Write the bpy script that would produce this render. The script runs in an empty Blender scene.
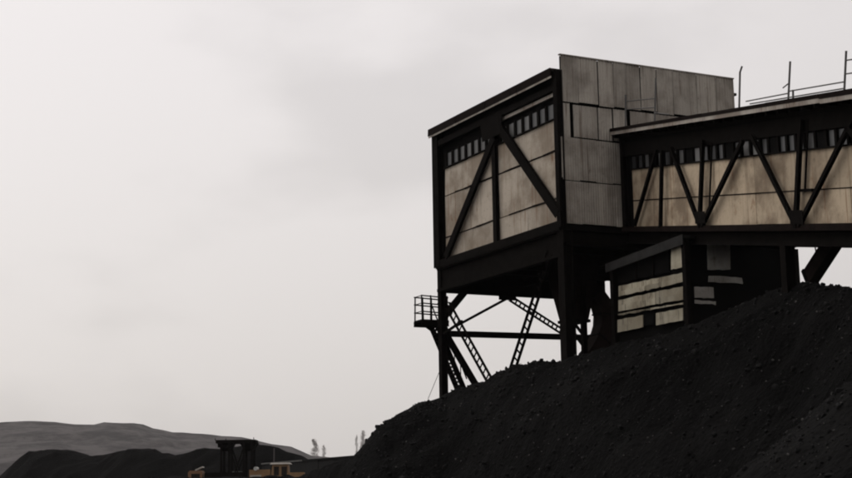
import bpy, math, random
from mathutils import Vector, Matrix, noise

random.seed(7)
SC = bpy.context.scene
COL = SC.collection
V = Vector

# ------------------------------------------------------------------ camera
FPX, CXP, CYP = 1468.8, 426.0, 239.0          # focal length and centre in photo pixels (852 x 478)
TILT = math.atan((500 - 239) / FPX)
ROLL = math.radians(-0.9176)
EYE = V((0, 0, 1.7))
_R = V((1, 0, 0)); _F = V((0, math.cos(TILT), math.sin(TILT))); _U = V((0, -math.sin(TILT), math.cos(TILT)))
CR = math.cos(ROLL) * _R + math.sin(ROLL) * _U
CU = -math.sin(ROLL) * _R + math.cos(ROLL) * _U
cd = bpy.data.cameras.new('camera')
cam = bpy.data.objects.new('camera', cd); COL.objects.link(cam)
M = Matrix((CR, CU, -_F)).transposed().to_4x4(); M.translation = EYE
cam.matrix_world = M
cd.sensor_width = 36.0
cd.lens = FPX / 852 * 36.0
cd.clip_start = 0.5; cd.clip_end = 20000
SC.camera = cam

# ------------------------------------------------------------------ overcast sky
SKYOFF = (1.45, 0.8, 0.4)
SUN_EL, SUN_AZ = math.radians(42), math.radians(-62)      # azimuth from +Y towards +X
w = bpy.data.worlds.new('World'); SC.world = w; w.use_nodes = True
nt = w.node_tree; N = nt.nodes; L = nt.links
for n in list(N): N.remove(n)
out = N.new('ShaderNodeOutputWorld'); bg = N.new('ShaderNodeBackground'); bg.inputs[1].default_value = 0.1
sky = N.new('ShaderNodeTexSky'); sky.sky_type = 'NISHITA'; sky.sun_disc = False
sky.sun_elevation = SUN_EL; sky.sun_rotation = SUN_AZ; sky.air_density = 1.5; sky.dust_density = 4
tc = N.new('ShaderNodeTexCoord'); sep = N.new('ShaderNodeSeparateXYZ'); L.new(tc.outputs['Generated'], sep.inputs[0])
# luminance of the cloud deck: brighter towards the zenith and round the hidden sun
dot = N.new('ShaderNodeVectorMath'); dot.operation = 'DOT_PRODUCT'
sd = V((math.cos(SUN_EL) * math.sin(SUN_AZ), math.cos(SUN_EL) * math.cos(SUN_AZ), math.sin(SUN_EL)))
L.new(tc.outputs['Generated'], dot.inputs[0]); dot.inputs[1].default_value = sd
def mth(op, a, b, cl=False):
    m = N.new('ShaderNodeMath'); m.operation = op; m.use_clamp = cl
    for i, x in enumerate((a, b)):
        if isinstance(x, (int, float)): m.inputs[i].default_value = x
        else: L.new(x, m.inputs[i])
    return m.outputs[0]
zc = mth('MAXIMUM', sep.outputs[2], 0.0)
lum = mth('ADD', mth('MULTIPLY', mth('SUBTRACT', 1.0, mth('POWER', 2.718, mth('MULTIPLY', zc, -6.0))), 1.75), 5.0)
lum = mth('ADD', lum, mth('MULTIPLY', mth('MAXIMUM', dot.outputs['Value'], 0.0), 3.3))
mp = N.new('ShaderNodeMapping'); mp.inputs['Scale'].default_value = (1, 1, 2.2); mp.inputs['Location'].default_value = SKYOFF
L.new(tc.outputs['Generated'], mp.inputs[0])
n1 = N.new('ShaderNodeTexNoise'); n1.inputs['Scale'].default_value = 3.1; n1.inputs['Detail'].default_value = 5; n1.inputs['Roughness'].default_value = 0.45
L.new(mp.outputs[0], n1.inputs[0])
r1 = N.new('ShaderNodeMapRange'); r1.interpolation_type = 'SMOOTHSTEP'
r1.inputs['From Min'].default_value = 0.36; r1.inputs['From Max'].default_value = 0.50
r1.inputs['To Min'].default_value = 0.895; r1.inputs['To Max'].default_value = 1.03
L.new(n1.outputs[0], r1.inputs[0])
lum = mth('MULTIPLY', lum, r1.outputs[0])
rampc = N.new('ShaderNodeValToRGB'); rampc.color_ramp.elements[0].color = (1.0, 0.947, 0.915, 1); rampc.color_ramp.elements[1].color = (1.0, 0.953, 0.945, 1)
rampc.color_ramp.elements[1].position = 0.3
L.new(zc, rampc.inputs[0])
vm = N.new('ShaderNodeVectorMath'); vm.operation = 'SCALE'; L.new(rampc.outputs[0], vm.inputs[0]); L.new(lum, vm.inputs['Scale'])
mx = N.new('ShaderNodeMix'); mx.data_type = 'RGBA'; mx.inputs[0].default_value = 0.95
L.new(sky.outputs[0], mx.inputs[6]); L.new(vm.outputs[0], mx.inputs[7])
L.new(mx.outputs[2], bg.inputs[0]); L.new(bg.outputs[0], out.inputs[0])

sl = bpy.data.lights.new('sun', 'SUN'); sl.energy = 0.5; sl.angle = math.radians(25); sl.color = (1.0, 0.96, 0.9)
so = bpy.data.objects.new('sun', sl); COL.objects.link(so)
so.rotation_euler = (-sd).to_track_quat('-Z', 'Y').to_euler(); so.location = (0, 0, 60)

SC.view_settings.view_transform = 'Standard'; SC.view_settings.look = 'None'
SC.view_settings.exposure = 0; SC.view_settings.gamma = 1; SC.view_settings.use_curve_mapping = False
SC.render.engine = 'CYCLES'
SC.cycles.use_denoising = True
SC.cycles.max_bounces = 6; SC.cycles.volume_bounces = 1
SC.cycles.filter_width = 2.0
SC.render.film_transparent = False

# ------------------------------------------------------------------ helpers: space
Z = V((0, 0, 1))
def ray(px, py):
    d = _F + (px - CXP) / FPX * CR - (py - CYP) / FPX * CU
    return d / d.y
class Plane:
    """a wall plane: origin o, horizontal direction e, up Z; n points out of the building"""
    def __init__(s, o, e, n): s.o = V(o); s.e = V(e).normalized(); s.n = V(n).normalized()
    def at(s, px, py, off=0.0):
        d = ray(px, py); o = s.o + s.n * off
        return EYE + d * ((o - EYE).dot(s.n) / d.dot(s.n))
    def u(s, px, py): return (s.at(px, py) - s.o).dot(s.e)
    def P(s, u, z, off=0.0):
        p = s.o + s.e * u + s.n * off; return V((p.x, p.y, z))
def at_depth(px, py, Y): return EYE + ray(px, py) * Y

# ------------------------------------------------------------------ helpers: materials
def nodes(name):
    m = bpy.data.materials.new(name); m.use_nodes = True
    t = m.node_tree; b = t.nodes['Principled BSDF']
    return m, t, b
def ntex(t, src, scale, detail=4, rough=0.55, vscale=None):
    n = t.nodes.new('ShaderNodeTexNoise'); n.inputs['Scale'].default_value = scale
    n.inputs['Detail'].default_value = detail; n.inputs['Roughness'].default_value = rough
    if vscale:
        mpn = t.nodes.new('ShaderNodeMapping'); mpn.inputs['Scale'].default_value = vscale
        t.links.new(src, mpn.inputs[0]); src = mpn.outputs[0]
    t.links.new(src, n.inputs['Vector']); return n.outputs[0]
def rng(t, src, a, b, c, d):
    n = t.nodes.new('ShaderNodeMapRange'); n.interpolation_type = 'SMOOTHSTEP'
    for k, x in zip(('From Min', 'From Max', 'To Min', 'To Max'), (a, b, c, d)): n.inputs[k].default_value = x
    t.links.new(src, n.inputs[0]); return n.outputs[0]
def mixc(t, fac, a, b):
    n = t.nodes.new('ShaderNodeMix'); n.data_type = 'RGBA'
    for i, x in ((0, fac), (6, a), (7, b)):
        if isinstance(x, (int, float)): n.inputs[i].default_value = x
        elif isinstance(x, tuple): n.inputs[i].default_value = (*x, 1)
        else: t.links.new(x, n.inputs[i])
    return n.outputs[2]
def bump(t, b, src, strength, dist):
    n = t.nodes.new('ShaderNodeBump'); n.inputs['Strength'].default_value = strength; n.inputs['Distance'].default_value = dist
    t.links.new(src, n.inputs['Height']); t.links.new(n.outputs[0], b.inputs['Normal'])
def scene_coord(t):
    g = t.nodes.new('ShaderNodeNewGeometry'); return g.outputs['Position']
def obj_rand(t):
    o = t.nodes.new('ShaderNodeObjectInfo'); return o.outputs['Random']

def weathered(name, base, stain, rust, rough=0.8, var=0.25, rustamt=(0.60, 0.74), streakf=1.0):
    """painted or raw sheet with per-piece tone, drip streaks, soot blotches and rust"""
    m, t, b = nodes(name); p = scene_coord(t)
    tone = rng(t, obj_rand(t), 0, 1, 1 - var, 1 + var * 0.5)
    hs = t.nodes.new('ShaderNodeHueSaturation'); hs.inputs['Color'].default_value = (*base, 1); t.links.new(tone, hs.inputs['Value'])
    streak = ntex(t, p, 1.0, 5, 0.6, (1.9, 1.9, 0.22))
    c = mixc(t, rng(t, streak, 0.48, 0.74, 0, 0.6 * streakf), hs.outputs[0], stain)
    blot = ntex(t, p, 0.55, 5, 0.6)
    c = mixc(t, rng(t, blot, 0.40, 0.66, 0, 0.8), c, stain)
    c = mixc(t, rng(t, ntex(t, p, 6.0, 6, 0.7), 0.55, 0.75, 0, 0.45), c, tuple(x * 0.35 for x in stain))
    c = mixc(t, rng(t, ntex(t, p, 1.0, 3, 0.5, (6.5, 6.5, 0.28)), 0.60, 0.70, 0, 0.6), c, rust)
    ru = ntex(t, p, 1.7, 6, 0.65, (1, 1, 0.6))
    c = mixc(t, rng(t, ru, rustamt[0], rustamt[1], 0, 0.85), c, rust)
    t.links.new(c, b.inputs['Base Color']); b.inputs['Roughness'].default_value = rough
    b.inputs['Specular IOR Level'].default_value = 0.25
    bump(t, b, ntex(t, p, 5, 6), 0.5, 0.03)
    return m
def plain(name, base, rough=0.7, spec=0.3, var=0.35, scale=2.5, metallic=0.0, dark=0.45):
    m, t, b = nodes(name); p = scene_coord(t)
    c = mixc(t, rng(t, ntex(t, p, scale, 5), 0.35, 0.7, 0, var * 2), base, tuple(x * dark for x in base))
    t.links.new(c, b.inputs['Base Color']); b.inputs['Roughness'].default_value = rough
    b.inputs['Specular IOR Level'].default_value = spec; b.inputs['Metallic'].default_value = metallic
    return m

MT = {}
MT['cream'] = weathered('cream_cement_panel', (0.48, 0.42, 0.345), (0.225, 0.178, 0.13), (0.19, 0.095, 0.045), var=0.16)
MT['galcream'] = weathered('gallery_cement_panel', (0.50, 0.405, 0.29), (0.155, 0.11, 0.072), (0.21, 0.10, 0.045), var=0.18, rustamt=(0.57, 0.76))
MT['sheet'] = weathered('corrugated_sheet', (0.385, 0.35, 0.305), (0.19, 0.166, 0.14), (0.10, 0.07, 0.05), var=0.14, rustamt=(0.62, 0.78), streakf=1.1)
MT['plank'] = weathered('pale_plank', (0.42, 0.385, 0.295), (0.19, 0.16, 0.11), (0.06, 0.045, 0.032), var=0.3)
MT['greyboard'] = weathered('grey_board', (0.40, 0.39, 0.35), (0.22, 0.20, 0.18), (0.09, 0.07, 0.05), var=0.2)
MT['fascia'] = weathered('fascia_board', (0.46, 0.42, 0.37), (0.2, 0.16, 0.13), (0.12, 0.06, 0.04), var=0.25)
MT['steel'] = plain('sooty_steel', (0.0075, 0.0062, 0.0055), 0.9, 0.03)
MT['rusty'] = plain('rusty_steel', (0.0135, 0.009, 0.0078), 0.9, 0.04)
MT['core'] = plain('sooty_backing', (0.0045, 0.0042, 0.004), 0.95, 0.05)
MT['roof'] = plain('felt_roof', (0.02, 0.016, 0.015), 0.9, 0.12)
MT['shedroof'] = plain('shed_felt_roof', (0.022, 0.021, 0.02), 0.85, 0.2)
MT['rail'] = plain('galvanised_rail', (0.10, 0.095, 0.09), 0.6, 0.4)
m, t, b = nodes('dusty_glass'); p = scene_coord(t)
t.links.new(mixc(t, rng(t, obj_rand(t), 0.25, 0.8, 0, 1), (0.02, 0.022, 0.024), (0.11, 0.11, 0.107)), b.inputs['Base Color'])
b.inputs['Roughness'].default_value = 0.45; b.inputs['Specular IOR Level'].default_value = 0.5
MT['glass'] = m
def coal_mat(name, lo, hi, fleck):
    m, t, b = nodes(name); p = scene_coord(t)
    a = ntex(t, p, 0.22, 6, 0.6); f = ntex(t, p, 7.0, 6, 0.75)
    c = mixc(t, rng(t, a, 0.35, 0.68, 0, 1), lo, hi)
    c = mixc(t, rng(t, f, 0.56, 0.70, 0, 0.5), c, fleck)
    t.links.new(c, b.inputs['Base Color']); b.inputs['Roughness'].default_value = 0.8; b.inputs['Specular IOR Level'].default_value = 0.02
    vo = t.nodes.new('ShaderNodeTexVoronoi'); vo.inputs['Scale'].default_value = 5.5; t.links.new(p, vo.inputs['Vector'])
    ad = t.nodes.new('ShaderNodeMath'); ad.operation = 'ADD'; t.links.new(vo.outputs[0], ad.inputs[0]); t.links.new(f, ad.inputs[1])
    bump(t, b, ad.outputs[0], 0.9, 0.16)
    return m
MT['coal'] = coal_mat('coal', (0.0028, 0.0028, 0.0028), (0.0085, 0.0083, 0.0082), (0.013, 0.0127, 0.0125))
MT['dustycoal'] = coal_mat('dusty_coal', (0.0068, 0.0067, 0.0066), (0.0125, 0.0122, 0.012), (0.02, 0.0195, 0.019))
MT['lump'] = plain('coal_lump', (0.0085, 0.0083, 0.0082), 0.7, 0.08)
MT['palelump'] = plain('pale_stone', (0.09, 0.086, 0.082), 0.8, 0.1)
MT['spoil'] = coal_mat('dark_spoil', (0.0022, 0.0021, 0.0021), (0.0036, 0.0034, 0.0034), (0.006, 0.0056, 0.0054))
m, t, b = nodes('bare_hillside'); p = scene_coord(t)
c = mixc(t, rng(t, ntex(t, p, 0.035, 9, 0.75), 0.40, 0.62, 0, 1), (0.034, 0.031, 0.032), (0.088, 0.08, 0.079))
t.links.new(c, b.inputs['Base Color']); b.inputs['Roughness'].default_value = 0.95; b.inputs['Specular IOR Level'].default_value = 0.1
MT['hill'] = m
m, t, b = nodes('dusty_ground'); p = scene_coord(t)
t.links.new(mixc(t, rng(t, ntex(t, p, 0.08, 7, 0.6), 0.35, 0.7, 0, 1), (0.010, 0.0095, 0.009), (0.022, 0.02, 0.018)), b.inputs['Base Color'])
b.inputs['Roughness'].default_value = 0.95
MT['ground'] = m
MT['concrete'] = plain('dark_concrete', (0.009, 0.009, 0.009), 0.9, 0.1)
MT['coping'] = plain('pale_concrete', (0.10, 0.098, 0.092), 0.9, 0.2)
MT['yellow'] = plain('yellow_paint', (0.22, 0.125, 0.055), 0.5, 0.4, var=0.2)
MT['orange'] = plain('orange_paint', (0.17, 0.085, 0.04), 0.5, 0.4, var=0.2)
MT['white'] = plain('white_paint', (0.36, 0.33, 0.29), 0.6, 0.4, var=0.15)
MT['greentank'] = plain('pale_green_paint', (0.10, 0.11, 0.095), 0.6, 0.3)
MT['rubber'] = plain('rubber', (0.015, 0.015, 0.015), 0.85, 0.2)
MT['darkglass'] = plain('dark_glass', (0.02, 0.015, 0.012), 0.5, 0.1)
MT['lens'] = plain('lamp_lens', (0.55, 0.55, 0.52), 0.2, 0.5)
MT['hazed_bark'] = plain('hazed_bark', (0.22, 0.205, 0.19), 0.95, 0.1)  # distance haze is mixed into this pale trunk colour
MT['hazed_leaf'] = plain('hazed_bare_twig', (0.45, 0.42, 0.40), 0.9, 0.1)  # twig colour lightened to stand in for haze over the far trees

# ------------------------------------------------------------------ helpers: meshes
class MB:
    def __init__(s): s.v = []; s.f = []
    def add(s, vs, fs):
        k = len(s.v); s.v += [V(x) for x in vs]; s.f += [tuple(i + k for i in f) for f in fs]; return s
    def hexa(s, lo, hi):
        """lo, hi: two matching quads"""
        return s.add(list(lo) + list(hi), [(3, 2, 1, 0), (4, 5, 6, 7)] + [(i, (i + 1) % 4, 4 + (i + 1) % 4, 4 + i) for i in range(4)])
    def box(s, c, x, y, z, rot=None):
        c = V(c); A = [V((a * x / 2, b * y / 2, d * z / 2)) for d in (-1, 1) for a, b in ((-1, -1), (1, -1), (1, 1), (-1, 1))]
        if rot: A = [rot @ a for a in A]
        return s.hexa([c + a for a in A[:4]], [c + a for a in A[4:]])
    def prism(s, prof, p, q, x, y):
        """profile (list of 2D) swept from p to q along axes x, y"""
        n = len(prof)
        a = [V(p) + x * u + y * v for u, v in prof]; b_ = [V(q) + x * u + y * v for u, v in prof]
        return s.add(a + b_, [tuple(range(n - 1, -1, -1)), tuple(range(n, 2 * n))] + [(i, (i + 1) % n, n + (i + 1) % n, n + i) for i in range(n)])
    def bar(s, p, q, wd, dp, n=None, kind='box'):
        """member from p to q; wd across, dp along n"""
        p = V(p); q = V(q); a = (q - p).normalized()
        if n is None: n = V((0, 0, 1)) if abs(a.z) < 0.9 else V((0, 1, 0))
        n = V(n); y = (n - a * n.dot(a)).normalized(); x = a.cross(y)
        h, k = wd / 2, dp / 2
        if kind == 'box': pr = [(-h, -k), (h, -k), (h, k), (-h, k)]
        elif kind == 'H':
            tf = max(0.025, 0.12 * dp); tw = max(0.02, 0.07 * wd)
            pr = [(-h, -k), (h, -k), (h, -k + tf), (tw, -k + tf), (tw, k - tf), (h, k - tf), (h, k), (-h, k), (-h, k - tf), (-tw, k - tf), (-tw, -k + tf), (-h, -k + tf)]
        elif kind == 'L':
            tt = max(0.015, 0.12 * wd)
            pr = [(-h, -k), (h, -k), (h, -k + tt), (-h + tt, -k + tt), (-h + tt, k), (-h, k)]
        elif kind == 'O':
            pr = [(h * math.cos(i * math.pi / 3), k * math.sin(i * math.pi / 3)) for i in range(6)]
        return s.prism(pr, p, q, x, y)
    def tube(s, pts, r, n=6):
        for a, c in zip(pts[:-1], pts[1:]): s.bar(a, c, 2 * r, 2 * r, None, 'O')
        return s
    def cyl(s, c, axis, r, h, n=16, r2=None):
        axis = V(axis).normalized(); x = axis.orthogonal().normalized(); y = axis.cross(x); r2 = r if r2 is None else r2; c = V(c)
        a = [c - axis * h / 2 + (x * math.cos(i * 2 * math.pi / n) + y * math.sin(i * 2 * math.pi / n)) * r for i in range(n)]
        b_ = [c + axis * h / 2 + (x * math.cos(i * 2 * math.pi / n) + y * math.sin(i * 2 * math.pi / n)) * r2 for i in range(n)]
        return s.add(a + b_, [tuple(range(n - 1, -1, -1)), tuple(range(n, 2 * n))] + [(i, (i + 1) % n, n + (i + 1) % n, n + i) for i in range(n)])
    def build(s, name, mat, parent=None, smooth=False):
        off = ROOT[parent.name] if parent else V((0, 0, 0))
        me = bpy.data.meshes.new(name); me.from_pydata([tuple(x - off) for x in s.v], [], s.f); me.update()
        me.materials.append(MT[mat] if isinstance(mat, str) else mat)
        if smooth: me.polygons.foreach_set('use_smooth', [True] * len(me.polygons))
        o = bpy.data.objects.new(name, me); COL.objects.link(o)
        if parent: o.parent = parent; ROOT[o.name] = off
        return o
ROOT = {}
def thing(name, label, cat, loc, group=None):
    o = bpy.data.objects.new(name, None); COL.objects.link(o); o.location = loc; o.empty_display_size = 0.5
    ROOT[o.name] = V(loc); o['label'] = label; o['category'] = cat
    if group: o['group'] = group
    return o
def tag(o, label=None, cat=None, group=None, kind=None):
    if label: o['label'] = label
    if cat: o['category'] = cat
    if group: o['group'] = group
    if kind: o['kind'] = kind
    return o
def one(name, mat, parent, fn, *a, **k):
    mb = MB(); getattr(mb, fn)(*a, **k); return mb.build(name, mat, parent)
def slab(name, mat, parent, pts, n, th, jitter=0.0):
    """a plate: quad pts (outer face) with thickness th going inwards (-n)"""
    n = V(n); pts = [V(p) + n * random.uniform(-jitter, jitter) for p in pts]
    mb = MB(); mb.hexa([p - n * th for p in pts], pts); return mb.build(name, mat, parent)

def interp(tab, x):
    if x <= tab[0][0]: return tab[0][1]
    for (a, c), (b_, d) in zip(tab[:-1], tab[1:]):
        if x <= b_: return c + (d - c) * (x - a) / (b_ - a)
    return tab[-1][1]
def skyline(pts):
    """photo outline -> table of azimuth tangent against elevation tangent"""
    r = []
    for px, py in pts:
        d = ray(px, py); r.append((d.x, d.z))
    return r
def fbm(x, y, s, o=4, z=0.0): return noise.fractal(V((x * s, y * s, z)), 1.0, 2.0, o)

# ================================================================== setting
mb = MB(); mb.add([(-3000, -3000, 0), (3000, -3000, 0), (3000, 3000, 0), (-3000, 3000, 0)], [(0, 1, 2, 3)])
tag(mb.build('ground', 'ground'), 'dark dusty ground of the coal yard', 'ground', kind='structure')

def field(name, mat, xs, ys, fn, label, cat, smooth=True, z0=-0.6):
    mb = MB(); nx = len(xs)
    for y in ys:
        for x in xs: mb.v.append(V((x, y, fn(x, y))))
    for j in range(len(ys) - 1):
        for i in range(nx - 1):
            k = j * nx + i; q = (k, k + 1, k + nx + 1, k + nx)
            if max(mb.v[i_].z for i_ in q) > z0: mb.f.append(q)
    o = mb.build(name, mat, None, smooth); tag(o, label, cat, kind='structure'); return o
def frange(a, b_, st):
    n = int(round((b_ - a) / st)); return [a + (b_ - a) * i / n for i in range(n + 1)]

# --- main coal heap
HS = skyline([(300, 476), (330, 464), (352, 457), (360, 448), (368, 437), (376, 429), (388, 421), (400, 415), (406, 409), (420, 403), (440, 397),
              (450, 391), (468, 387), (486, 380), (500, 372), (512, 366), (530, 363), (556, 362), (572, 357), (590, 352), (615, 345), (650, 338),
              (690, 326), (720, 313), (745, 301), (765, 293), (785, 287), (800, 284), (815, 284), (830, 287), (845, 290), (880, 292), (960, 300), (1100, 330), (1300, 420)])
HY = [(-0.1, 80), (-0.05, 72), (0.012, 74.6), (0.05, 70), (0.095, 63.8), (0.13, 60.5), (0.155, 58.6), (0.18, 57.6), (0.25, 54), (0.29, 48), (0.4, 44)]
def cone2(x, y):
    d = math.hypot(x - 13.2, (y - 31.5) / 1.15)
    return 7.0 - 0.75 * d + (0.3 * fbm(x, y, 0.35, 4, 9.0) + 0.16 * fbm(x, y, 1.3, 4, 2.0)) - 0.6 * math.exp(-(d / 1.6) ** 2)
def heap(x, y):
    if y < 5: return -1
    az = x / y; yc = interp(HY, az); zc_ = 1.7 + interp(HS, az) * yc
    dy = y - yc
    big = fbm(x * 1.0 + 0.55 * y, y * 0.35, 0.22, 4, 3.0); small = fbm(x, y, 1.1, 4, 5.0)
    crest = math.exp(-(dy / 2.0) ** 2)
    if dy < 0:
        r = -dy; sl = 0.60
        z = zc_ - sl * (r - 1.4 * (1 - math.exp(-r / 1.4)))
        z += (1.1 * big + 0.22 * small) * min(1, r / 5.0)
    else:
        z = zc_ - 0.07 * dy - max(0, dy - 16) * 0.5
        z += 0.1 * small * (1 - crest) - 0.12 * (1 - crest)
    z += 0.13 * small * crest
    return max(z, -0.8)
hx = frange(-14, 44, 0.24); hy = frange(22, 104, 0.27)
field('coal_heap', 'coal', hx, hy, heap, 'big black coal heap the tower stands on', 'coal heap')

field('coal_heap', 'dustycoal', frange(3, 24, 0.16), frange(20, 44, 0.18), lambda x, y: max(cone2(x, y), -0.8), 'smaller dusty grey coal heap in front of the big black one', 'coal heap')
# lumps lying on the heap: nobody could count them
ico_v = []; g = (1 + 5 ** 0.5) / 2
for a in (-1, 1):
    for b_ in (-g, g): ico_v += [V((0, a, b_)), V((a, b_, 0)), V((b_, 0, a))]
ico_v = [v.normalized() for v in ico_v]
ico_f = []
for i in range(12):
    for j in range(i + 1, 12):
        for k in range(j + 1, 12):
            if all(abs((ico_v[a] - ico_v[b_]).length - 1.0515) < 0.02 for a, b_ in ((i, j), (j, k), (i, k))):
                nrm = (ico_v[j] - ico_v[i]).cross(ico_v[k] - ico_v[i])
                ico_f.append((i, j, k) if nrm.dot(ico_v[i]) > 0 else (i, k, j))
def scatter(name, mat, count, smin, smax, label, cat):
    mb = MB(); made = 0; tries = 0
    while made < count and tries < count * 30:
        tries += 1
        y = random.uniform(26, 74); x = y * random.uniform(-0.055, 0.30)
        z = max(heap(x, y), cone2(x, y))
        if z < 1.5: continue
        yc = interp(HY, x / y)
        if y > yc + (1.0 if smax < 0.3 else -2.5): continue
        r = smin * (smax / smin) ** (random.random() ** 2.6)
        R = Matrix.Rotation(random.uniform(0, 6.3), 3, V((random.random(), random.random(), random.random() + 0.1)).normalized())
        r *= 0.35 + 0.65 * y / 65
        sc = V((random.uniform(0.7, 1.3), random.uniform(0.6, 1.1), random.uniform(0.5, 0.9))) * r
        vs = [V((x, y, z + r * 0.15)) + R @ V((v.x * sc.x, v.y * sc.y, v.z * sc.z)) * random.uniform(0.75, 1.15) for v in ico_v]
        mb.add(vs, ico_f); made += 1
    o = mb.build(name, mat); tag(o, label, cat, kind='stuff'); return o
scatter('coal_lumps', 'lump', 5000, 0.03, 0.15, 'black coal lumps strewn over the heap', 'coal')
scatter('pale_stones', 'palelump', 800, 0.02, 0.07, 'small pale stones mixed into the coal heap', 'stones')

# --- terrace with the machines, dark spoil heaps, hills
def terrace(x, y):
    e = min(y - 100, 250 - y, x + 160, 30 - x)
    return min(2.4, e * 0.35) + 0.06 * fbm(x, y, 0.3, 3)
field('terrace', 'ground', frange(-160, 30, 2.5), frange(98, 250, 2.5), terrace, 'low dark yard terrace under the yellow machines', 'terrain')
SS = skyline([(-400, 470), (-200, 455), (-90, 500), (-40, 500), (0, 476), (14, 463), (30, 452), (60, 449), (80, 452), (102, 456), (128, 449), (150, 448), (165, 453),
              (180, 456), (196, 450), (215, 447), (240, 445), (262, 446), (285, 452), (310, 460), (335, 470), (380, 480), (500, 500)])
def spoil(x, y):
    yc = 205 + 8 * math.sin(x * 0.07); z = 1.7 + interp(SS, x / y) * yc; dy = abs(y - yc)
    z -= 0.62 * (dy - 2.5 * (1 - math.exp(-dy / 2.5)))
    return max(z + 0.5 * fbm(x, y, 0.16, 5) + 0.45 * fbm(x, y, 0.45, 4, 7.0), -1)
field('spoil_heaps', 'spoil', frange(-130, 34, 1.0), frange(176, 246, 1.1), spoil, 'row of black spoil heaps below the grey hills', 'spoil heaps')
HL = skyline([(-900, 440), (-500, 425), (-200, 418), (-60, 424), (0, 422.5), (28, 420.5), (60, 422), (68, 424), (98, 424.5), (103, 422.5), (140, 423), (152, 428), (166, 429.5),
              (170, 432), (200, 433.5), (230, 436), (252, 439), (272, 444), (290, 446), (298, 449), (305, 453), (330, 462), (380, 480), (450, 500)])
def hills(x, y):
    yc = 1500; z = 1.7 + interp(HL, x / y) * yc; dy = y - yc
    if dy < 0:
        z *= max(0.0, 1 + dy / 560.0); z += 9.0 * fbm(x, y, 0.007, 5) * min(1, -dy / 100)
        z += 3.0 * abs(fbm(x, y * 0.5, 0.02, 4, 4.0)) * min(1, -dy / 80)
    else: z -= 0.1 * dy
    z += 1.1 * fbm(x, y, 0.05, 5)
    return max(z, -1)
field('hills', 'hill', frange(-1250, 110, 10), frange(900, 1800, 12), hills, 'long grey bare hills behind the spoil heaps', 'hills')
HL2 = skyline([(-1200, 470), (-300, 462), (0, 458), (200, 455), (300, 453.5), (326, 456), (350, 458), (380, 459), (450, 464), (900, 470), (1500, 480)])
def far(x, y):
    yc = 2050; z = 1.7 + interp(HL2, x / y) * yc; dy = y - yc
    z = z * max(0.0, 1 + dy / 600.0) if dy < 0 else z - 0.08 * dy
    return max(z + 1.2 * fbm(x, y, 0.01, 4), -1)
field('distant_ridge', 'hill', frange(-1500, 1700, 40), frange(1440, 2600, 40), far, 'faint distant ridge under the pale trees', 'hills')

# ================================================================== coal tower
TH = 1.103
E1 = V((-math.cos(TH), math.sin(TH), 0)); E2 = V((math.sin(TH), math.cos(TH), 0))
CA = V((6.2049, 65, 0)); WL, WR = 12.2326, 9.9771
z_ = lambda h: h + 1.7
ZT, ZP, ZB = z_(19.3517), z_(20.026), z_(12.1744)
ZW, Z1, Z2 = z_(17.0643), z_(15.616), z_(13.424)
R1, R2, R3 = z_(17.8746), z_(16.2234), z_(14.2121)
PL = Plane(CA, E1, -E2)                       # cream clad wall
PR = Plane(CA, E2, -E1)                       # corrugated wall
PB = Plane(CA + E1 * WL, E2, E1)              # rear wall
PQ = Plane(CA + E2 * WR, E1, E2)              # far side wall
def sheet(plane, parent, u0, u1, z0, z1, off, pitch=0.15, amp=0.022, mat='sheet', tilt=0.0):
    nseg = max(4, int((u1 - u0) / pitch * 4)); mb = MB(); th = 0.012
    prof = []
    for i in range(nseg + 1):
        u = u0 + (u1 - u0) * i / nseg; prof.append((u, amp * math.sin(u / pitch * 2 * math.pi)))
    rows = []
    for z, oo in ((z0, off), (z1, off + tilt)):
        rows.append([plane.P(u, z, oo + a) for u, a in prof]); rows.append([plane.P(u, z, oo + a - th) for u, a in prof])
    n = nseg + 1
    mb.v = rows[0] + rows[1] + rows[2] + rows[3]
    for i in range(nseg):
        mb.f += [(i, i + 1, 2 * n + i + 1, 2 * n + i), (n + i + 1, n + i, 3 * n + i, 3 * n + i + 1),
                 (n + i, n + i + 1, i + 1, i), (2 * n + i, 2 * n + i + 1, 3 * n + i + 1, 3 * n + i)]
    mb.f += [(0, 2 * n, 3 * n, n), (n - 1, 2 * n - 1, 4 * n - 1, 3 * n - 1)]
    return mb.build('corrugated_sheet', mat, parent)

base = V((CA.x, CA.y, 7.5))
T = thing('coal_tower', 'tall boxy coal transfer tower on legs with cream panels and a grey corrugated wall', 'tower', base)
ins = 0.10
def corner(u1, u2, z): p = CA + E1 * u1 + E2 * u2; return V((p.x, p.y, z))
# core behind the cladding
mb = MB(); q = [(ins, ins), (WL - ins, ins), (WL - ins, WR - ins), (ins, WR - ins)]
mb.hexa([corner(a, b_, ZB + 0.02) for a, b_ in q], [corner(a, b_, ZT - 0.12) for a, b_ in q]); mb.build('inner_wall', 'core', T)
mb = MB(); q = [(0.02, -0.42), (WL + 0.25, -0.42), (WL + 0.25, WR + 0.25), (0.02, WR + 0.25)]
rf = MB().hexa([corner(a, b_, ZT - 0.10) for a, b_ in q], [corner(a, b_, ZT + 0.02) for a, b_ in q]).build('roof', 'roof', T)
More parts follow.
